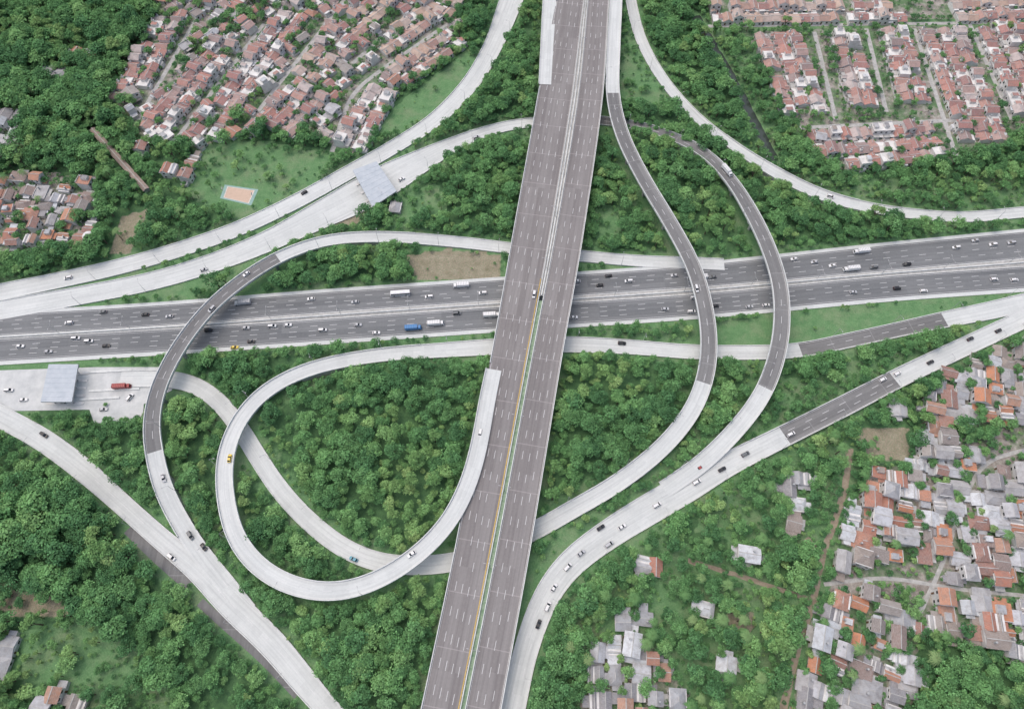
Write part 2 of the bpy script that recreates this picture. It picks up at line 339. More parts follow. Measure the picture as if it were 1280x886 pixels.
def median(name,ra,rb,mat,soff,h,v0,v1):
    mb=MB(); pts=[]
    for i in range(0,len(ra.S)):
        a=ra.S[i,:2]; d=np.hypot(rb.S[:,0]-a[0],rb.S[:,1]-a[1]); j=int(np.argmin(d))
        dr=(rb.S[j,:2]-a)/d[j]; e0=a+dr*(ra.S[i,3]/2+.02); e1=rb.S[j,:2]-dr*(rb.S[j,3]/2+.02)
        if not(v0<=i/len(ra.S)<=v1): continue
        pts.append((e0,e1,ra.S[i,2])); c=(e0+e1)/2; stamp(clearR,c[0],c[1],2.2,5)
    for (a0,a1,za),(b0,b1,zb) in zip(pts[:-1],pts[1:]):
        mb.face([(*a0,za+soff),(*a1,za+soff),(*b1,zb+soff),(*b0,zb+soff)],0)
        ca=(a0+a1)/2; cb=(b0+b1)/2; t=(a1-a0); t=t/np.linalg.norm(t)*.3
        if h>0:
            mb.face([(*(ca-t),za+h),(*(ca+t),za+h),(*(cb+t),zb+h),(*(cb-t),zb+h)],1)
            for s in(1,-1): mb.face([(*(ca+s*t),za+soff),(*(ca+s*t),za+h),(*(cb+s*t),zb+h),(*(cb+s*t),zb+soff)],1)
    obj(name,mb.mesh(name,[mat,M_PARA])); return pts
mp1=median('viaduct_median',RA1,RA2,M_GRASSM,-.05,0,0,.44)
mp1b=median('viaduct_median_barrier',RA1,RA2,M_SLAB,-.05,.9,.44,1)
mp2=median('highway_median_barrier',I1,I2,M_SLAB,.05,.9,0,1)
ribbon('river',[(870,20),(890,55),(912,92),(932,130),(950,165),(968,200)],M_WATER,0.03,6,.5)
ribbon('dark_strip',[(160,661),(200,700),(236,731)],M_DARK,0.07,5)  # flat dark strip laid along the frontage road's lower-left edge
ribbon('dark_strip',[(250,752),(285,784),(330,824),(372,868)],M_DARK,0.07,4)  # the dark strip continued, slightly narrower
ribbon('dirt_path',[(1063,560),(1058,600),(1045,650),(1028,690),(1020,740),(1000,800),(985,860),(975,910)],M_DIRT,0.05,3.2,.6)
ribbon('dirt_path',[(860,700),(900,712),(950,728),(1000,745),(1022,752)],M_DIRT,0.055,2.2,.6)
ribbon('dirt_path',[(1008,672),(1022,690)],M_DIRT,0.06,3,.5)
ribbon('village_street',[(1150,765),(1180,700),(1200,640),(1230,580),(1290,560)],M_SLAB,0.05,2.0,.3)
ribbon('village_street',[(1030,730),(1110,722),(1190,735),(1290,745)],M_SLAB,0.056,1.8,.3)
for a in ([(172,150),(245,25)],[(222,172),(330,30)],[(300,170),(345,110),(400,40),(430,0)],[(440,80),(520,10)],[(480,85),(560,30)],[(415,190),(440,120),(480,85)],
          [(1018,40),(1045,150)],[(1083,36),(1108,140)],[(1143,36),(1195,195)],[(1212,30),(1265,150)],[(885,33),(1290,28)],[(1000,160),(1200,150)]):
    ribbon('residential_street',a,M_SLAB,0.05+.003*random.randint(0,9),3.0,.15)
# ---------------------------------------------------------------- land cover
def W(poly): return np.array([P(u,v) for u,v in poly])
def pip(poly,X,Y):
    ins=np.zeros(X.shape,bool); n=len(poly)
    for i in range(n):
        x0,y0=poly[i];x1,y1=poly[(i+1)%n]
        c=((y0>Y)!=(y1>Y))&(X<(x1-x0)*(Y-y0)/((y1-y0) if y1!=y0 else 1e-9)+x0); ins^=c
    return ins
LC=[([(245,182),(330,176),(425,196),(400,225),(300,275),(232,245)],0,.2,.65),
([(465,160),(500,128),(585,62),(603,80),(560,130),(480,174)],0,.08,.5),
([(505,320),(560,310),(628,318),(628,348),(520,352)],1,.2,.4),
([(775,60),(786,20),(800,75),(835,130),(800,140),(775,118)],0,.35,.5),
([(880,405),(1290,362),(1290,372),(1180,390),(1000,430),(890,432)],0,.1,.35),
([(648,790),(662,700),(690,672),(780,640),(715,690),(672,745),(652,800)],0,.08,.35),
([(930,545),(965,480),(1060,452),(1160,436),(1105,470),(985,532)],0,.7,.75),
([(-40,722),(50,738),(100,765),(60,775),(-40,760)],1,.6,.6),
([(20,790),(120,770),(190,825),(225,900),(30,875)],0,.6,.75),
([(400,268),(440,248),(475,262),(440,284),(405,282)],1,0,.3),
([(505,248),(545,225),(560,262),(520,280),(480,282)],0,.5,.6),
([(880,625),(1000,560),(1062,530),(1060,600),(1020,690),(950,700),(870,665)],0,.8,.95),
([(700,705),(780,665),(950,700),(1020,745),(985,900),(690,900)],0,.92,1.0),
([(1072,532),(1135,532),(1137,575),(1078,575)],1,.15,.3),
([(905,762),(945,765),(940,795),(908,792)],1,.4,.5),
([(950,190),(1090,225),(1290,215),(1290,262),(1150,268),(1060,258)],0,.85,.9),
([(880,0),(1000,40),(1000,150),(940,180),(900,60)],0,.85,.9),
([(20,215),(120,220),(122,315),(-30,320),(-30,230)],2,.5,.65),
([(-30,130),(30,140),(30,200),(-30,205)],2,.3,.5),
([(145,130),(215,-20),(590,-20),(560,60),(480,130),(440,195),(390,165),(330,160),(245,185),(180,175)],2,.75,.7),
([(930,40),(1290,30),(1290,155),(1245,190),(1180,205),(1055,212),(1010,190),(1000,155)],2,.7,.6),
([(885,-40),(1290,-40),(1290,22),(885,28)],2,.4,.4),
([(1062,640),(1090,575),(1140,590),(1160,490),(1215,450),(1290,430),(1290,835),(1230,800),(1150,775),(1135,900),(985,900),(1015,820),(1035,745)],2,.75,.75),
([(730,800),(800,788),(860,870),(850,900),(720,900)],2,.7,.8),
([(150,270),(185,262),(165,318),(135,318)],1,.1,.4),
([(745,260),(775,255),(775,300),(745,305)],0,.4,.5),
([(1060,395),(1180,380),(1160,400),(1050,422)],0,.05,.3),
([(0,350),(60,345),(250,300),(430,212),(440,222),(250,310),(60,352),(0,362)],0,.1,.3),
([(70,368),(250,340),(440,300),(240,370),(60,382)],0,.2,.4),
]
LCW=[(W(p),ch,d,ms) for p,ch,d,ms in LC]
xs=np.r_[[-5000,-2500,-1200,-700],np.arange(-520,521,2.6),[700,1200,2500,5000]]
ys=np.r_[[-5000,-2500,-1000,-300],np.arange(-120,641,2.6),[900,1500,3000,6000]]
X,Y=np.meshgrid(xs,ys); cov=np.zeros(X.shape+(4,)); cov[...,3]=1
for poly,ch,d,ms in LCW:
    m=pip(poly,X,Y); 
    if ch: cov[...,0][m]=0
    cov[...,ch][m]=1 if ch!=1 else .8
for iy in range(X.shape[0]):
    for ix in range(X.shape[1]):
        c_=clr(clearR,X[iy,ix],Y[iy,ix])
        if c_<6: cov[iy,ix,0]=max(cov[iy,ix,0],0.9 if c_<3 else .55)
ny,nx=X.shape
V=np.stack([X.ravel(),Y.ravel(),np.zeros(X.size)],1)
idx=np.arange(nx*ny).reshape(ny,nx)
Fc=np.stack([idx[:-1,:-1].ravel(),idx[:-1,1:].ravel(),idx[1:,1:].ravel(),idx[1:,:-1].ravel()],1)
me=bpy.data.meshes.new('ground'); me.from_pydata(V.tolist(),[],Fc.tolist()); me.materials.append(M_GROUND)
ca=me.color_attributes.new('cover','FLOAT_COLOR','POINT'); ca.data.foreach_set('color',cov.reshape(-1,4).ravel())
obj('ground',me)
# ---------------------------------------------------------------- houses
def gable(mb,cx,cy,w,d,h,rise,ax,roof,wall,ov=.45,hip=0):
    def t(x,y,z): return (cx+x,cy+y,z) if ax==0 else (cx+y,cy+x,z)
    if ax==1: w,d=d,w
    a=w/2+ov;b=d/2+ov; e=h-rise*ov/(d/2); r=a-(hip*d/2 if hip else 0)
    A,B,C,D=t(-a,-b,e),t(a,-b,e),t(a,b,e),t(-a,b,e); R0,R1=t(-r,0,h+rise),t(r,0,h+rise)
    mb.face([A,B,R1,R0],roof); mb.face([C,D,R0,R1],roof)
    if hip: mb.face([B,C,R1],roof); mb.face([D,A,R0],roof)
    else:
        wa=w/2; 
        mb.face([t(wa,-d/2,h),t(wa,d/2,h),t(wa,0,h+rise*.97)],wall); mb.face([t(-wa,-d/2,h),t(-wa,d/2,h),t(-wa,0,h+rise*.97)],wall)
    mb.face([t(-a,-b,e-.12),t(a,-b,e-.12),t(a,b,e-.12),t(-a,b,e-.12)],wall)
    mb.face([t(-r,-.2,h+rise+.04),t(r,-.2,h+rise+.04),t(r,.2,h+rise+.04),t(-r,.2,h+rise+.04)],4)
def windows(mb,w,d,h,y,sg,storeys):
    for s in range(storeys):
        z=.9+s*3
        for x in (-w*.27,w*.27):
            if s==0 and x>0: 
                mb.box(x,y+sg*.04,0.05,1.0,.1,2.1,5); continue
            mb.box(x,y+sg*.03,z-.1,1.5,.1,1.4,2); mb.box(x,y+sg*.07,z,1.3,.1,1.2,3)
def townhouse(seed,roofm,depth=11.5,width=7):
    R=random.Random(seed); mb=MB(); w=width; st=R.choice([1,1,2]); h=3.1*st
    bd=depth*R.uniform(.6,.76); by=depth/2-bd/2-R.uniform(.1,.9)
    mb.box(0,by,0,w-.2,bd,h,2)
    if R.random()<.14: mb.box(0,by,h,w,bd+.3,.18,2); mb.box(0,by+bd/2,h+.18,w,.2,.7,2); mb.box(-w/4,by,h+.18,w*.4,bd*.5,1.8,2,top=R.choice([0,1]))
    else: gable(mb,0,by,w-.2,bd,h,R.uniform(1.2,2.0),R.choice([0,0,1]),0,2,.3)
    windows(mb,w,bd,h,by-bd/2,-1,st); windows(mb,w,bd,h,by+bd/2,1,st)
    fy=by-bd/2; fd=depth/2+fy
    k=R.random(); fw=w*R.uniform(.45,.65)
    mb.box(-w/2+fw/2+.1,fy-fd*.35,0,fw-.2,fd*.7,2.7,2)
    if k<.6: gable(mb,-w/2+fw/2+.1,fy-fd*.35,fw-.4,fd*.7,2.7,.9,1,0,2,.25)
    else: mb.box(-w/2+fw/2+.1,fy-fd*.35,2.7,fw,fd*.72,.2,R.choice([4,2]))
    if R.random()<.7: mb.box(w/2-w*.2,fy-fd*.35,2.4,w*.38,fd*.7,.12,R.choice([1,4,2,2,0])); mb.box(w/2-.4,fy-fd*.65,0,.15,.15,2.4,2)
    mb.box(-w/2+.09,0,0,.18,depth,1.9,2); mb.box(0,-depth/2+.1,0,w-.3,.14,1.3,2); mb.box(0,-depth/2+fd*.3,0,w-.4,fd*.55,.1,4)
    if R.random()<.5:
        mb.box(w*.2,by+bd/2+.7,0,w*.5,1.4,2.6,2,top=R.choice([1,4,2]))
    if R.random()<.4:
        mb.box(w*.3,by+bd*.3,h,1.4,1.4,1.6,2); mb.cyl((w*.3,by+bd*.3,h+1.6),(w*.3,by+bd*.3,h+2.8),.5,.5,8,6)
    return mb.mesh('townhouse_mesh',[roofm,M_RGREY,M_WALL,M_GLASS,M_SLAB,M_DOOR,M_STEEL])
def village(seed,roofm):
    R=random.Random(seed); mb=MB(); w=R.uniform(5.5,9.8); d=R.uniform(5.5,8.5); st=R.choice([1,1,1,2]); h=3*st
    mb.box(0,0,0,w,d,h,2); k=R.random()
    windows(mb,w,d,h,-d/2,-1,st); windows(mb,w,d,h,d/2,1,st)
    if k<.5: gable(mb,0,0,w,d,h,R.uniform(1.1,1.7),R.choice([0,1]),0,2,.5)
    elif k<.68: gable(mb,0,0,max(w,d),min(w,d),h,R.uniform(1.3,2),0,0,2,.5,hip=.9)
    elif k<.84:
        mb.box(0,0,h,w+.6,d+.6,.15,0); mb.box(0,d/2+.2,h+.15,w,.2,.6,2)
        if R.random()<.5: mb.box(w*.15,-d*.1,h+.15,w*.5,d*.5,1.6,2,top=1)
    else:
        gable(mb,-w*.22,0,w*.56,d,h,1.3,1,0,2,.3); gable(mb,w*.28,0,w*.44,d,h-.5,1.0,1,1,2,.3)
    for sx in (-1,1):
        if R.random()<.6:
            ew=R.uniform(1.8,4); ed=R.uniform(3,d); y=R.uniform(-1,1)
            mb.box(sx*(w/2+ew/2+.05),y,0,ew,ed,2.4+.1*sx,2,top=1); mb.box(sx*(w/2+ew/2+.3),y,2.45+.1*sx,ew+.5,ed+.5,.08,R.choice([1,1,0]))
    if R.random()<.6:
        mb.box(R.uniform(-1,1),-d/2-1.2,2.2,w*.7,2.4,.1,R.choice([1,0,4])); mb.box(w*.3,-d/2-2.2,0,.14,.14,2.2,2); mb.box(-w*.3,-d/2-2.2,0,.14,.14,2.2,2)
    if R.random()<.3: mb.cyl((w*.2,d*.2,h),(w*.2,d*.2,h+2.4),.5,.5,8,6)
    return mb.mesh('village_house_mesh',[roofm,M_RGREY,M_WALL,M_GLASS,M_SLAB,M_DOOR,M_STEEL])
TOWN=[townhouse(i,M_RTOWN) for i in range(14)]; TAN=[townhouse(50+i,M_RTAN) for i in range(6)]+TOWN[:2]
VIL=[village(100+i,M_RKAMP) for i in range(30)]; VOR=[village(200+i,M_RORANGE) for i in range(8)]; VGR=[village(300+i,M_RGREY) for i in range(12)]
placed=[]
def row(a,b,lines,pool,depth=11.5,width=7,skip=.04):
    A=np.array(P(*a));B=np.array(P(*b)); L=np.linalg.norm(B-A); t=(B-A)/L; n=np.array([-t[1],t[0]]); ang=math.atan2(t[1],t[0])
    for k in range(lines):
        off=(k-(lines-1)/2)*(depth*.97); flip=k%2
        for i in range(int(L/width)):
            if random.random()<skip: continue
            p=A+t*(width*(i+.5))+n*(off+random.uniform(-.7,.7))
            if clr(clearR,p[0],p[1])<2.6: continue
            obj('townhouse',random.choice(pool),None,(p[0],p[1],0),(0,0,ang+(0 if flip else math.pi)+random.uniform(-.03,.03)),(1,random.uniform(.9,1.04),random.uniform(.85,1.15)))
            stamp(clearH,p[0],p[1],4.4,10); placed.append((p[0],p[1]))
for a in [((160,130),(222,10),2,TOWN),((192,168),(292,50),2,TOWN),((256,174),(372,18),2,TOWN),((340,165),(398,108),3,TOWN),((380,100),(428,50),2,TAN),
  ((425,52),(500,-12),2,TAN),((472,64),(545,16),2,TAN),((437,188),(482,110),2,TOWN),((498,100),(578,46),2,TAN),((532,0),(580,20),2,TAN),((398,62),(420,20),1,TOWN),
  ((970,45),(1008,152),3,TOWN),((1042,45),(1070,145),3,TOWN),((1105,40),(1132,133),3,TOWN),((1175,40),(1232,188),3,TOWN),((1245,30),(1296,150),3,TOWN),
  ((1012,184),(1180,172),2,TOWN),((1055,207),(1182,193),1,TOWN),((888,20),(1130,18),2,TAN),((1190,18),(1300,12),2,TAN),((870,-25),(1300,-30),2,TAN),((300,-25),(420,-30),2,TOWN)]:
    row(*a)
def house(u,v,pool,ang=None,name='village_house',s=1.0):
    x,y=P(u,v); 
    a=math.radians(-12)+random.choice([0,math.pi/2,math.pi,-math.pi/2])+random.uniform(-.12,.12) if ang is None else ang
    obj(name,random.choice(pool),None,(x,y,0),(0,0,a),(s,s,1)); stamp(clearH,x,y,5.0*s,12); placed.append((x,y))
def fill(poly,sp,pools,name='village_house',base=-12,gap=.0,tries=9000):
    pw=W(poly); x0,y0=pw.min(0);x1,y1=pw.max(0)
    for _ in range(tries):
        x=random.uniform(x0,x1);y=random.uniform(y0,y1)
        if not pip(pw,np.array([x]),np.array([y]))[0]: continue
        if clr(clearR,x,y)<3.2: continue
        if gap and noise.noise(Vector((x*.03,y*.03,5)))>gap: continue
        if any((x-p[0])**2+(y-p[1])**2<sp*sp for p in placed): continue
        a=math.radians(base)+.3*noise.noise(Vector((x*.01,y*.01,0)))+random.choice([0,math.pi/2,math.pi,-math.pi/2])+random.uniform(-.07,.07)
        s=random.uniform(.8,1.08)
        obj(name,random.choice(random.choice(pools)),None,(x,y,0),(0,0,a),(s,s,random.uniform(.85,1.2))); stamp(clearH,x,y,4.0*s,12); placed.append((x,y))
for u,v,pool in [(1095,592,VOR),(1085,628,VOR),(1105,632,VOR),(1128,634,VOR),(803,706,VIL),(818,710,VOR),(880,762,VGR),(906,830,VGR),(932,695,VGR),(1120,515,VGR),(990,655,VGR),(995,632,VGR),(985,612,VGR),(1000,600,VGR),(788,806,VGR),
    (115,72,VOR),(98,68,VOR),(78,96,VIL),(62,94,VIL),(216,218,VOR),(236,224,VIL),(242,205,VIL),(75,868,VIL),(100,880,VIL),(60,884,VIL),(15,808,VGR),(5,835,VGR),(205,2,VIL),(240,12,VIL),(265,8,VIL),(1022,178,VIL),(180,190,VIL),(495,262,VGR)]:
    house(u,v,pool)
fill([(150,130),(215,-20),(590,-20),(560,60),(480,130),(440,195),(390,165),(330,165),(245,185),(180,175)],8.6,[TOWN,TOWN,VIL],base=50,tries=1800)
fill([(1062,640),(1080,590),(1140,590),(1160,530),(1155,480),(1225,448),(1295,425),(1330,560),(1330,700),(1310,840),(1230,805),(1150,775),(1135,800),(1140,905),(985,905),(1012,830),(1035,745)],6.8,[VIL,VIL,VIL,VIL,VOR,VGR,VGR],gap=.4,tries=14000)
fill([(20,225),(112,225),(116,305),(-60,312),(-60,235)],8.4,[VIL,VOR,VIL],base=-5,gap=.4)
fill([(-60,135),(28,145),(28,195),(-60,200)],9,[VGR,VIL])
fill([(745,815),(800,795),(860,870),(850,905),(725,905)],7.6,[VGR,VIL,VIL],gap=.5)
fill([(760,775),(800,765),(815,805),(780,815)],9,[VGR])
ax,ay=P(118,165);bx,by=P(185,240); L=math.hypot(bx-ax,by-ay)
mb=MB(); mb.box(0,0,0,L,3.2,2.6,2); gable(mb,0,0,L,3.4,2.7,.8,0,0,2,.4)
for k in range(12): mb.box(-L/2+L*(k+.5)/12,-1.62,.6,1.4,.1,1.3,3)
obj('long_shed',mb.mesh('long_shed',[M_RUST,M_RGREY,M_SIDE,M_GLASS,M_SLAB]),None,((ax+bx)/2,(ay+by)/2,0),(0,0,math.atan2(by-ay,bx-ax)))
for k in range(20): stamp(clearH,ax+(bx-ax)*k/19,ay+(by-ay)*k/19,3,12)
x,y=P(115,300); mb=MB(); mb.cyl((0,0,0),(0,0,4),3.4,3.4,20); 
for k in range(5):
    a0,a1=k*math.pi/10,(k+1)*math.pi/10; mb.cyl((0,0,4+2*math.sin(a0)),(0,0,4+2*math.sin(a1)),3.4*math.cos(a0),max(.05,3.4*math.cos(a1)),20)
mb.box(0,-3.5,0,.5,.12,4,0)
obj('water_tank',mb.mesh('water_tank',[M_WHITE]),None,(x,y,0)); stamp(clearH,x,y,5,12)
cc=[P(*p) for p in ((281,231),(323,237),(314,257),(275,248))]
mb=MB(); mb.face([(x,y,.06) for x,y in cc],1)
cx=sum(p[0] for p in cc)/4;cy=sum(p[1] for p in cc)/4
def shr(k,z): return [(cx+(x-cx)*k,cy+(y-cy)*k,z) for x,y in cc]
mb.face(shr(.82,.07),0)
a=shr(.8,.08);b_=shr(.77,.08)
for i in range(4): mb.face([a[i],a[(i+1)%4],b_[(i+1)%4],b_[i]],2)
for e in ((0,3),(1,2)):
    p=[(cc[e[0]][i]+cc[e[1]][i])/2 for i in(0,1)]; p=[cx+(p[0]-cx)*.9,cy+(p[1]-cy)*.9]
    mb.cyl((p[0],p[1],0),(p[0],p[1],3.2),.1,.1,6,2); mb.box(p[0],p[1],2.9,.1,1.8,1.1,2)
obj('basketball_court',mb.mesh('basketball_court',[M_COURT,M_COURTB,M_WHITE])); stamp(clearH,cx,cy,13,12)
mb=MB(); pl=[P(*p,0) for p in ((-90,466),(120,459),(205,459),(222,470),(215,488),(180,505),(178,527),(118,529),(112,512),(0,514),(-90,512))]
mb.face([(x,y,.22) for x,y in pl],0)
for i in range(len(pl)):
    a,b_=pl[i],pl[(i+1)%len(pl)]; mb.face([(*a,.22),(*b_,.22),(*b_,-.1),(*a,-.1)],0)
for u0,u1,v in ((105,165,466),(112,175,489),(100,150,500)):
    p0=P(u0,v);p1=P(u1,v-3); ang=math.atan2(p1[1]-p0[1],p1[0]-p0[0]); mb.box((p0[0]+p1[0])/2,(p0[1]+p1[1])/2,.22,math.hypot(p1[0]-p0[0],p1[1]-p0[1]),1.2,.5,1,ang)
obj('toll_plaza_pavement',mb.mesh('toll_plaza_pavement',[simple('plaza_concrete',(0.46,0.48,0.48),(0.66,0.67,0.66),.12),M_PARA]))
for u in range(-90,222,6):
    for v in (466,480,495,508):
        if u>120 and v>500: continue
        x,y=P(u,v); stamp(clearR,x,y,4,20)
for p in ((150,515),(130,520),(170,515)):
    x,y=P(*p); stamp(clearR,x,y,4,15)
def toll(corners,z,nb,z0):
    C=[Vector((*P(u,v,z),z)) for u,v in corners]; mb=MB()
    up=Vector((0,0,.9))
    mb.face([c+up for c in C],0); mb.face(C,0)
    for i in range(4): mb.face([C[i],C[(i+1)%4],C[(i+1)%4]+up,C[i]+up],1)
    for k in range(1,8):
        t=k/8; a=C[0].lerp(C[3],t)+up;b_=C[1].lerp(C[2],t)+up; mb.cyl(a+Vector((0,0,.03)),b_+Vector((0,0,.03)),.07,.07,4,0)
    o=obj('toll_plaza_canopy',mb.mesh('roof',[M_CANOPY,M_STEEL]))
    d=(C[1]-C[0]).normalized(); ang=math.atan2(d.y,d.x); cb=MB(); bb=MB()
    for k in range(nb):
        t=(k+.5)/nb; m=C[0].lerp(C[3],t).lerp(C[1].lerp(C[2],t),.5)
        bb.box(m.x,m.y,z0,20,1.6,.2,0,ang); bb.box(m.x,m.y,z0+.2,2.4,1.5,2.4,0,ang); bb.box(m.x,m.y,z0+1.2,2.5,1.6,.8,1,ang)
        for s in (-5,5): cb.cyl((m.x+d.x*s,m.y+d.y*s,z0),(m.x+d.x*s,m.y+d.y*s,z),.3,.3,8,0)
    obj('columns',cb.mesh('columns',[M_STEEL]),o); obj('toll_booths',bb.mesh('toll_booths',[M_WALL,M_GLASS,M_YELL]),o)
toll([(52,503),(91,503),(99,456),(62,456)],6.5,5,.25)
toll([(466,260),(496,240),(471,203),(441,214)],6.5,4,.6)
# ---------------------------------------------------------------- trees
def tree_mesh(seed,R,Ht,nl,nleaf,ls=.8,mat=None,con=.3):
    g=np.random.default_rng(seed); L=[]
    for k in range(nl):
        a=g.uniform(0,2*math.pi); rr=R*.7*math.sqrt(g.uniform(0,1)) if k else 0
        L.append((rr*math.cos(a),rr*math.sin(a),Ht*(.80-.25*(rr/R)**1.5+g.uniform(-.09,.09)),R*g.uniform(.2,.46),g.uniform(1-con,1+con)))
    V=[];Fa=[];col=[];mi=[]
    for k in range(nleaf):
        c=L[g.integers(nl)]; d=g.normal(size=3); d/=np.linalg.norm(d); d[2]=abs(d[2])*.9 if g.uniform()<.8 else d[2]
        p=np.array(c[:3])+d*np.array([1,1,.8])*c[3]*g.uniform(.7,1.25)
        nrm=d+np.array([0,0,.7])+g.normal(size=3)*.35; nrm/=np.linalg.norm(nrm)
        u=np.cross(nrm,g.normal(size=3)); u/=np.linalg.norm(u); w=np.cross(nrm,u); s=ls*g.uniform(.5,1.25)
        i=len(V); V+= [tuple(p+u*s*.5),tuple(p+w*s*.38),tuple(p-u*s*.5),tuple(p-w*s*.38)]; Fa.append((i,i+1,i+2,i+3)); mi.append(0)
        t=c[4]*g.uniform(.7,1.3); col+= [(t,t*g.uniform(.95,1.05),t*.95,1)]*4
    mb=MB(); mb.cyl((0,0,-.3),(0,0,Ht*.55),.32,.18,6,1)
    for c in L[1:7]: mb.cyl((0,0,Ht*.4),c[:3],.15,.05,5,1)
    off=len(V); V+=mb.v; Fa+=[tuple(i+off for i in f) for f in mb.f]; mi+=[1]*len(mb.f)
    for f in mb.f: col+=[(1,1,1,1)]*len(f)
    me=bpy.data.meshes.new('tree'); me.from_pydata(V,[],Fa); me.materials.append(mat or M_LEAF); me.materials.append(M_TRUNK)
    me.polygons.foreach_set('material_index',mi)
    ca=me.color_attributes.new('tone','FLOAT_COLOR','CORNER'); ca.data.foreach_set('color',[x for c in col for x in c]); me.update(); return me
TREES=[tree_mesh(1,4.2,9,16,800),tree_mesh(2,4.0,10,12,700,.8,M_LEAF2),tree_mesh(3,4.4,8,20,850,.72),tree_mesh(4,3.4,11.5,9,620,.8,M_LEAF3),tree_mesh(5,4.6,8.5,24,900,.7,M_LEAF2),tree_mesh(6,3.8,7.5,15,700,.7,M_LEAF3)]
def palm_mesh(seed):
    R=random.Random(seed); mb=MB(); top=Vector((R.uniform(-.8,.8),R.uniform(-.8,.8),9)); mid=Vector((top.x*.3,top.y*.3,4.5))
    mb.cyl((0,0,-.3),mid,.25,.18,6,1); mb.cyl(mid,top,.18,.14,6,1)
    for k in range(15):
        a=k*2.4+R.uniform(-.2,.2); el=R.uniform(.1,.9); Lf=R.uniform(2.8,3.8); d=Vector((math.cos(a),math.sin(a),0)); s=Vector((-d.y,d.x,0)); prev=None
        for j in range(8):
            t=j/7; c=top+d*(Lf*t*math.cos(el*.5))+Vector((0,0,Lf*(el*t-1.1*t*t)))
            if prev is not None:
                wd=.75*math.sin(math.pi*min(1,t*.9+.1))+.1
                for sg in(1,-1): mb.face([prev,prev+s*sg*wd+d*.35-Vector((0,0,.25)),c+s*sg*wd*.55+d*.3-Vector((0,0,.25))],0)
            prev=c
    me=mb.mesh('palm',[M_PALM,M_TRUNK]); ca=me.color_attributes.new('tone','FLOAT_COLOR','CORNER')
    ca.data.foreach_set('color',[1.0]*(4*len(me.loops))); return me
PALMS=[palm_mesh(i) for i in range(3)]
inst={k:[] for k in range(6)}
polys=[(p,p.min(0),p.max(0),d,ms) for p,ch,d,ms in LCW]
def dens(x,y):
    d,ms=1.0,1.25
    for p,lo,hi,dd,m in polys:
        if lo[0]<=x<=hi[0] and lo[1]<=y<=hi[1] and pip(p,np.array([x]),np.array([y]))[0]: d,ms=dd,m
    return d,ms
def place(cell,smin,smax,pas):
    for gy in np.arange(GY0+10,GY0+GH-10,cell):
        for gx in np.arange(GX0+10,GX0+GW-10,cell):
            x=gx+random.uniform(-.6,.6)*cell;y=gy+random.uniform(-.6,.6)*cell
            iv=inview(x,y)
            if not iv and (pas or random.random()<.6): continue
            cr=clr(clearR,x,y)
            if cr<1.3: continue
            ch=clr(clearH,x,y)
            if ch<.3: continue
            d,ms=dens(x,y)
            if pas and d>.95 and cr>6 and ch>6: continue
            n=noise.noise(Vector((x*.02,y*.02,0)))
            if pas: d=min(1,d*1.5)*.85
            if random.random()>d*(1.0 if n>-.4 else .75): continue
            s=smin+(smax-smin)*random.random()**1.5; s*=(1+.4*n)
            if not pas and (x<-170 and y<90 or x<-180 and y>300): s*=1.3
            if d<.99 or ms<1: s*=ms
            s=min(s,(cr-.5)/3.3,(ch+1.4)/3.3)
            if s<.16: continue
            n2=noise.noise(Vector((x*.03,y*.03,9)))+random.uniform(-.35,.35)
            k=random.choice((1,4)) if n2<-.15 else (random.choice((3,5)) if n2>.3 else random.choice((0,2,2,4)))
            inst[k].append((x,y,s))
place(4.6,.45,1.3,0)
place(3.3,.22,.45,1)
for k in inst:
    V=[];Fa=[]
    for x,y,s in inst[k]:
        a=random.uniform(0,6.283); h=s*.5; i=len(V)
        for q4 in range(4):
            t=a+q4*math.pi/2; V.append((x+h*math.sqrt(2)*math.cos(t),y+h*math.sqrt(2)*math.sin(t),0.0))
        Fa.append((i,i+1,i+2,i+3))
    me=bpy.data.meshes.new('woodland'); me.from_pydata(V,[],Fa); o=obj('woodland_trees',me)
    o.instance_type='FACES'; o.use_instance_faces_scale=True; o.instance_faces_scale=1.0; o.show_instancer_for_render=False; o.show_instancer_for_viewport=False
    obj('broadleaf_tree_crown',TREES[k],o)
cnt=0
for _ in range(900):
    u=random.uniform(690,1280);v=random.uniform(540,886)
    if random.random()<.2: u=random.uniform(0,250); v=random.uniform(60,340)
    x,y=P(u,v)
    if clr(clearR,x,y)<4 or clr(clearH,x,y)<0.3: continue
    if cnt>120: break
    cnt+=1; s=random.uniform(.7,1.1)
    if cnt%3: obj('palm_tree',random.choice(PALMS),None,(x,y,0),(0,0,random.uniform(0,6.3)),(s,s,s*random.uniform(.9,1.2)))
    else: obj('broadleaf_tree',random.choice(TREES),None,(x,y,0),(0,0,random.uniform(0,6.3)),(s,s,s))
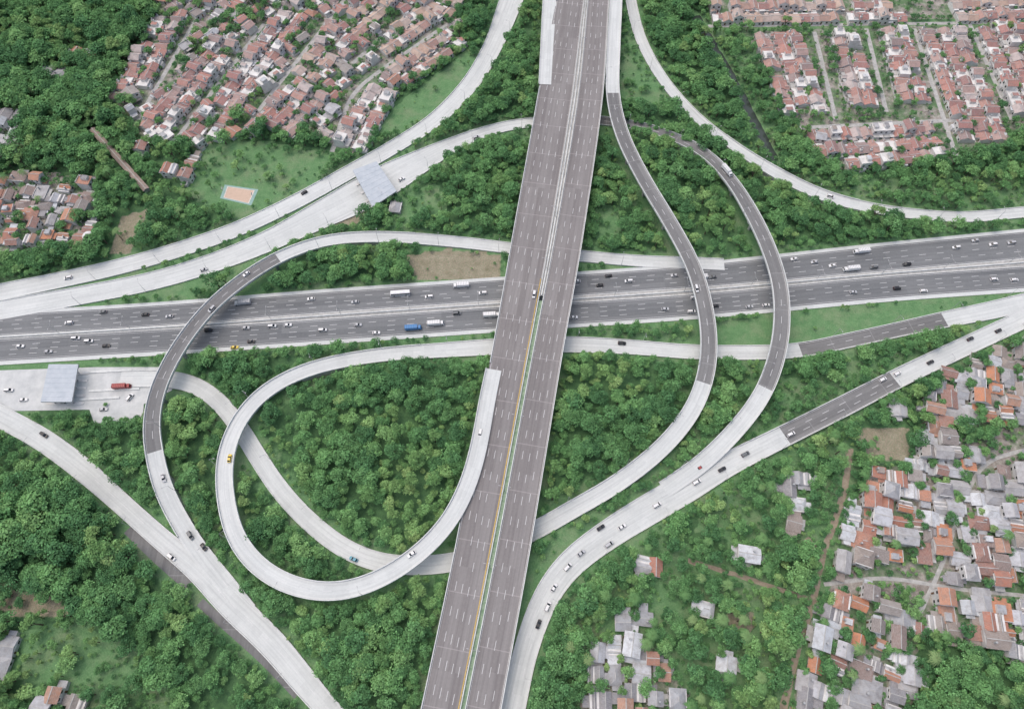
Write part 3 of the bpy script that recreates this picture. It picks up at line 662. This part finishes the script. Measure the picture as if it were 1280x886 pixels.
# ---------------------------------------------------------------- vehicles
def paint(name,c,rough=.35):
    m,nt,b=newmat('car_paint_'+name,rough); b.inputs['Base Color'].default_value=(*c,1); b.inputs['Coat Weight'].default_value=.3; return m
PAINT={n:paint(n,c) for n,c in dict(white=(.8,.8,.8),silver=(.5,.51,.53),black=(.03,.03,.035),grey=(.16,.17,.18),red=(.35,.06,.06),blue=(.08,.24,.5),yellow=(.7,.52,.08),teal=(.1,.32,.42)).items()}
def loft(mb,secs,mats):
    for a,b in zip(secs[:-1],secs[1:]):
        A=[(a[0],-a[1],a[3]),(a[0],-a[2],a[4]),(a[0],a[2],a[4]),(a[0],a[1],a[3])]
        B=[(b[0],-b[1],b[3]),(b[0],-b[2],b[4]),(b[0],b[2],b[4]),(b[0],b[1],b[3])]
        for i,m in((0,mats[0]),(1,mats[1]),(2,mats[0]),(3,mats[0])):
            j=(i+1)%4; mb.face([A[i],A[j],B[j],B[i]],m)
    for s in(secs[0],secs[-1]): mb.face([(s[0],-s[1],s[3]),(s[0],-s[2],s[4]),(s[0],s[2],s[4]),(s[0],s[1],s[3])],mats[0])
def wheels(mb,xs,y,r):
    for x in xs:
        for s in(1,-1): mb.cyl((x,s*(y-.12),r),(x,s*(y+.1),r),r,r,10,2)
def car(p):
    mb=MB(); loft(mb,[(-2.15,.72,.66,.35,.75),(-2.05,.86,.8,.3,.92),(-1.2,.9,.84,.28,.98),(.7,.9,.84,.28,.95),(1.8,.88,.8,.3,.82),(2.15,.72,.64,.36,.66)],(0,0))
    loft(mb,[(-1.85,.78,.76,.92,.95),(-1.3,.8,.64,.95,1.42),(.1,.8,.64,.95,1.45)],(1,0)); loft(mb,[(.1,.8,.64,.95,1.45),(.95,.78,.74,.93,.97)],(1,1))
    mb.face([(-1.85,-.7,.97),(-1.85,.7,.97),(-1.33,.6,1.41),(-1.33,-.6,1.41)],1)
    for s in(1,-1): mb.box(2.08,s*.55,.55,.16,.3,.16,3); mb.box(-2.1,s*.6,.65,.12,.25,.18,4); mb.box(.6,s*.95,.92,.15,.16,.12,0)
    wheels(mb,(-1.3,1.35),.8,.32); return mb.mesh('car',[PAINT[p],M_GLASS,M_TYRE,M_LAMP,M_TAIL])
def mpv(p):
    mb=MB(); loft(mb,[(-2.25,.8,.78,.35,.9),(-2.15,.9,.86,.3,1.05),(1.3,.92,.86,.28,1.02),(2.05,.88,.8,.3,.92),(2.3,.74,.66,.38,.72)],(0,0))
    loft(mb,[(-2.15,.84,.74,1.04,1.62),(-1.9,.84,.72,1.04,1.74),(.5,.84,.72,1.02,1.74)],(1,0)); loft(mb,[(.5,.84,.72,1.02,1.74),(1.45,.82,.76,1.0,1.04)],(1,1))
    for s in(1,-1): mb.box(2.2,s*.58,.6,.16,.3,.18,3); mb.box(-2.22,s*.72,.9,.1,.18,.4,4); mb.box(-.8,s*.68,1.74,2.2,.05,.06,2); mb.box(1.0,s*.98,1.0,.15,.16,.14,0)
    wheels(mb,(-1.4,1.45),.82,.34); return mb.mesh('minivan',[PAINT[p],M_GLASS,M_TYRE,M_LAMP,M_TAIL])
def truck(p,box):
    mb=MB(); mb.box(-1,0,.55,8.4,.9,.3,2); loft(mb,[(2.3,1.05,1.0,.5,2.3),(3.6,1.05,.98,.5,2.35),(4.15,1.02,.95,.5,1.3),(4.25,1.0,.95,.5,1.2)],(0,0))
    mb.face([(3.63,-.9,2.25),(3.63,.9,2.25),(4.17,.88,1.35),(4.17,-.88,1.35)],1)
    mb.box(-1.6,0,.9,7.2,2.3,2.3,5); 
    for k in range(8): mb.box(-4.9+k*.95,0,3.2,.08,2.25,.05,2)
    for s in(1,-1): mb.box(4.2,s*.75,.65,.16,.3,.2,3); mb.box(-5.2,s*.9,.8,.08,.2,.2,4)
    wheels(mb,(-4,-2.9,3.1),1.0,.48); return mb.mesh('truck',[PAINT[p],M_GLASS,M_TYRE,M_LAMP,M_TAIL,PAINT[box]])
def bus(p):
    mb=MB(); loft(mb,[(-5.6,1.2,1.15,.4,1.5),(5.5,1.2,1.2,.4,1.5),(5.7,1.1,1.1,.45,1.4)],(0,0)); loft(mb,[(-5.55,1.19,1.12,1.5,2.6),(5.4,1.19,1.12,1.5,2.6)],(1,1)); loft(mb,[(-5.6,1.18,1.08,2.6,3.1),(5.35,1.18,1.08,2.6,3.1)],(0,0))
    mb.box(-1,0,3.1,2.6,1.4,.25,0); mb.box(3,0,3.1,1.5,1.2,.18,0)
    for s in(1,-1): mb.box(5.65,s*.8,.7,.14,.3,.2,3); mb.box(-5.62,s*.9,.8,.08,.2,.3,4)
    wheels(mb,(-3.3,3.6),1.1,.5); return mb.mesh('bus',[PAINT[p],M_GLASS,M_TYRE,M_LAMP,M_TAIL])
POOL=[('car',car(c)) for c in('white','silver','black','grey','white','black','silver')]+[('minivan',mpv(c)) for c in('white','silver','black','grey','white','white')]+[('box_truck',truck('white','white'))]
TR=('box_truck',truck('blue','blue')); TRR=('box_truck',truck('red','red')); TAX=('car',car('yellow')); BUS=('bus',bus('white'))
used=[]
def put(v,r,s,off):
    x,y,z=[np.interp(s,r.s,r.S[:,k]) for k in(0,1,2)]; i=int(np.searchsorted(r.s,s)); i=min(max(i,1),len(r.s)-1)
    x+=r.N[i,0]*off;y+=r.N[i,1]*off
    if not inview(x,y,30): return False
    if any((x-a)**2+(y-b)**2<64 and abs(z-c)<3 for a,b,c in used): return False
    used.append((x,y,z)); a=math.atan2(r.T[i,1],r.T[i,0])+(math.pi if r.dir<0 else 0)
    dz=(r.S[i,2]-r.S[i-1,2])/(r.s[i]-r.s[i-1])*r.dir
    obj(v[0],v[1],None,(x,y,z+.03),(0,-math.atan(dz),a)); return True
def nearest(r,u,v):
    best=None
    for i in range(len(r.S)):
        px,py=P(u,v,r.S[i,2]); d=math.hypot(px-r.S[i,0],py-r.S[i,1])
        if best is None or d<best[0]: best=(d,i,(px-r.S[i,0])*r.N[i,0]+(py-r.S[i,1])*r.N[i,1])
    return r.s[best[1]],best[2]
W_=('minivan',mpv('white')); B_=('car',car('black')); S_=('car',car('silver')); G_=('minivan',mpv('grey')); C_=('car',car('white'))
for v,r,u,w in [(TR,I2,517,411),(BUS,I1,503,368),(TAX,RL,287,576),(('car',car('yellow')),I2,293,436),(W_,RA1,668,366),(('car',car('teal')),RB,440,700),
  (W_,RB,870,360),(W_,RA1,577,542),(C_,I1,392,374),(('box_truck',truck('white','silver')),I1,300,380),(W_,I2,405,413),(C_,I2,720,397),(W_,I1,785,352),(C_,I1,720,352),(S_,I2,60,440),(W_,I2,110,427),(B_,I1,180,394),
  (W_,RD,870,603),(B_,RD,860,590),(('car',car('red')),RD,866,577),(W_,RD,823,630),(C_,RD,775,660),(B_,RD,750,660),(S_,RD,728,690),(W_,RD,712,697),(C_,RD,692,735),(W_,RD,685,757),(B_,RD,672,783),(B_,RD,900,588),(G_,RD,933,567),(W_,RD,988,543),
  (W_,RD,1122,467),(B_,RD,1165,452),(B_,RD,1210,425),(B_,RD,1245,415),(B_,RG,255,683),(B_,RG,258,697),(G_,RG,240,672),(S_,RG,205,598),(W_,RH,205,705),(W_,RE,1040,247),(B_,RF,378,243),(W_,I1,1195,310),(W_,I2,1240,350),(B_,I2,895,383)]:
    s,o=nearest(r,u,w); hwm=np.interp(s,r.s,r.S[:,3])/2-1.8
    put(v,r,s,max(-hwm,min(hwm,o)))
for r in ROADS:
    k=0;t=0
    while k<r.traffic and t<400:
        t+=1; s=random.uniform(5,r.s[-1]-5); w=np.interp(s,r.s,r.S[:,3])-1.8-sum(r.sh); ln=random.randrange(r.lanes)
        off=-w/2-(r.sh[0]-r.sh[1])/2+w*(ln+.5)/r.lanes
        if put(random.choice(POOL),r,s,off): k+=1
for (u,v,m) in [(12,488,W_),(155,484,TRR),(163,497,W_),(30,500,C_),(130,512,S_)]:
    x,y=P(u,v,.3); obj(m[0],m[1],None,(x,y,.25),(0,0,math.radians(4 if u!=163 else 60)))
# ---------------------------------------------------------------- street lamps
def lamp(double):
    mb=MB(); mb.cyl((0,0,0),(0,0,.6),.22,.2,8,0); mb.cyl((0,0,.6),(0,0,10),.12,.07,8,0)
    for s in((1,-1) if double else (1,)):
        mb.cyl((0,0,9.9),(0,s*1.2,10.5),.06,.05,6,0); mb.cyl((0,s*1.2,10.5),(0,s*2.2,10.6),.05,.05,6,0); mb.box(0,s*2.6,10.52,.3,.9,.14,0)
    return mb.mesh('street_lamp',[M_STEEL])
L2=lamp(True);L1=lamp(False)
for pts in (mp1[::12],mp1b[6::12],mp2[::13]):
    for i in range(len(pts)-1):
        a,b_,z=pts[i]; c=(a+b_)/2; d=(pts[i+1][0]-a); obj('street_lamp',L2,None,(c[0],c[1],z),(0,0,math.atan2(d[1],d[0])))
for r,sg in((RL,1),(RB,-1),(RC,-1),(RD,-1),(RF,1),(RG,1),(RH,-1),(RE,-1)):
    for i in range(8,len(r.S)-4,12):
        x=r.S[i,0]+sg*r.N[i,0]*(r.S[i,3]/2+.05);y=r.S[i,1]+sg*r.N[i,1]*(r.S[i,3]/2+.05)
        if len(other_cover(ROADS.index(r),x,y,.5)): continue
        z=r.S[i,2] if r.S[i,2]>1 else 0
        obj('street_lamp',L1,None,(x,y,z-.2),(0,0,math.atan2(r.T[i,1],r.T[i,0])+(math.pi if sg>0 else 0)))
# ---------------------------------------------------------------- light, world, camera
w=bpy.data.worlds.new('World'); sc.world=w; w.use_nodes=True; nt=w.node_tree; bg=nt.nodes['Background']
sky=nt.nodes.new('ShaderNodeTexSky'); sky.sky_type='NISHITA'; sky.sun_disc=False; sky.sun_elevation=math.radians(68); sky.sun_rotation=math.radians(-60)
sky.air_density=1.0; sky.dust_density=5.0; sky.ozone_density=1.0
lk(nt,sky.outputs[0],bg.inputs[0]); bg.inputs[1].default_value=0.15
sd=bpy.data.lights.new('sun','SUN'); sd.energy=1.15; sd.angle=math.radians(100); sd.color=(1,.98,.95)
el,az=math.radians(68),math.radians(-60)
dirv=Vector((math.sin(az)*math.cos(el),math.cos(az)*math.cos(el),math.sin(el)))
so=bpy.data.objects.new('sun',sd); sc.collection.objects.link(so); so.rotation_euler=dirv.to_track_quat('Z','Y').to_euler()
cd=bpy.data.cameras.new('camera'); cd.lens=24; cd.sensor_width=36; cd.clip_end=12000; cd.clip_start=1
co=bpy.data.objects.new('camera',cd); sc.collection.objects.link(co); co.location=(0,0,H); co.rotation_euler=(math.radians(26),0,0); sc.camera=co
sc.view_settings.view_transform='Standard'; sc.view_settings.look='None'; sc.view_settings.exposure=0
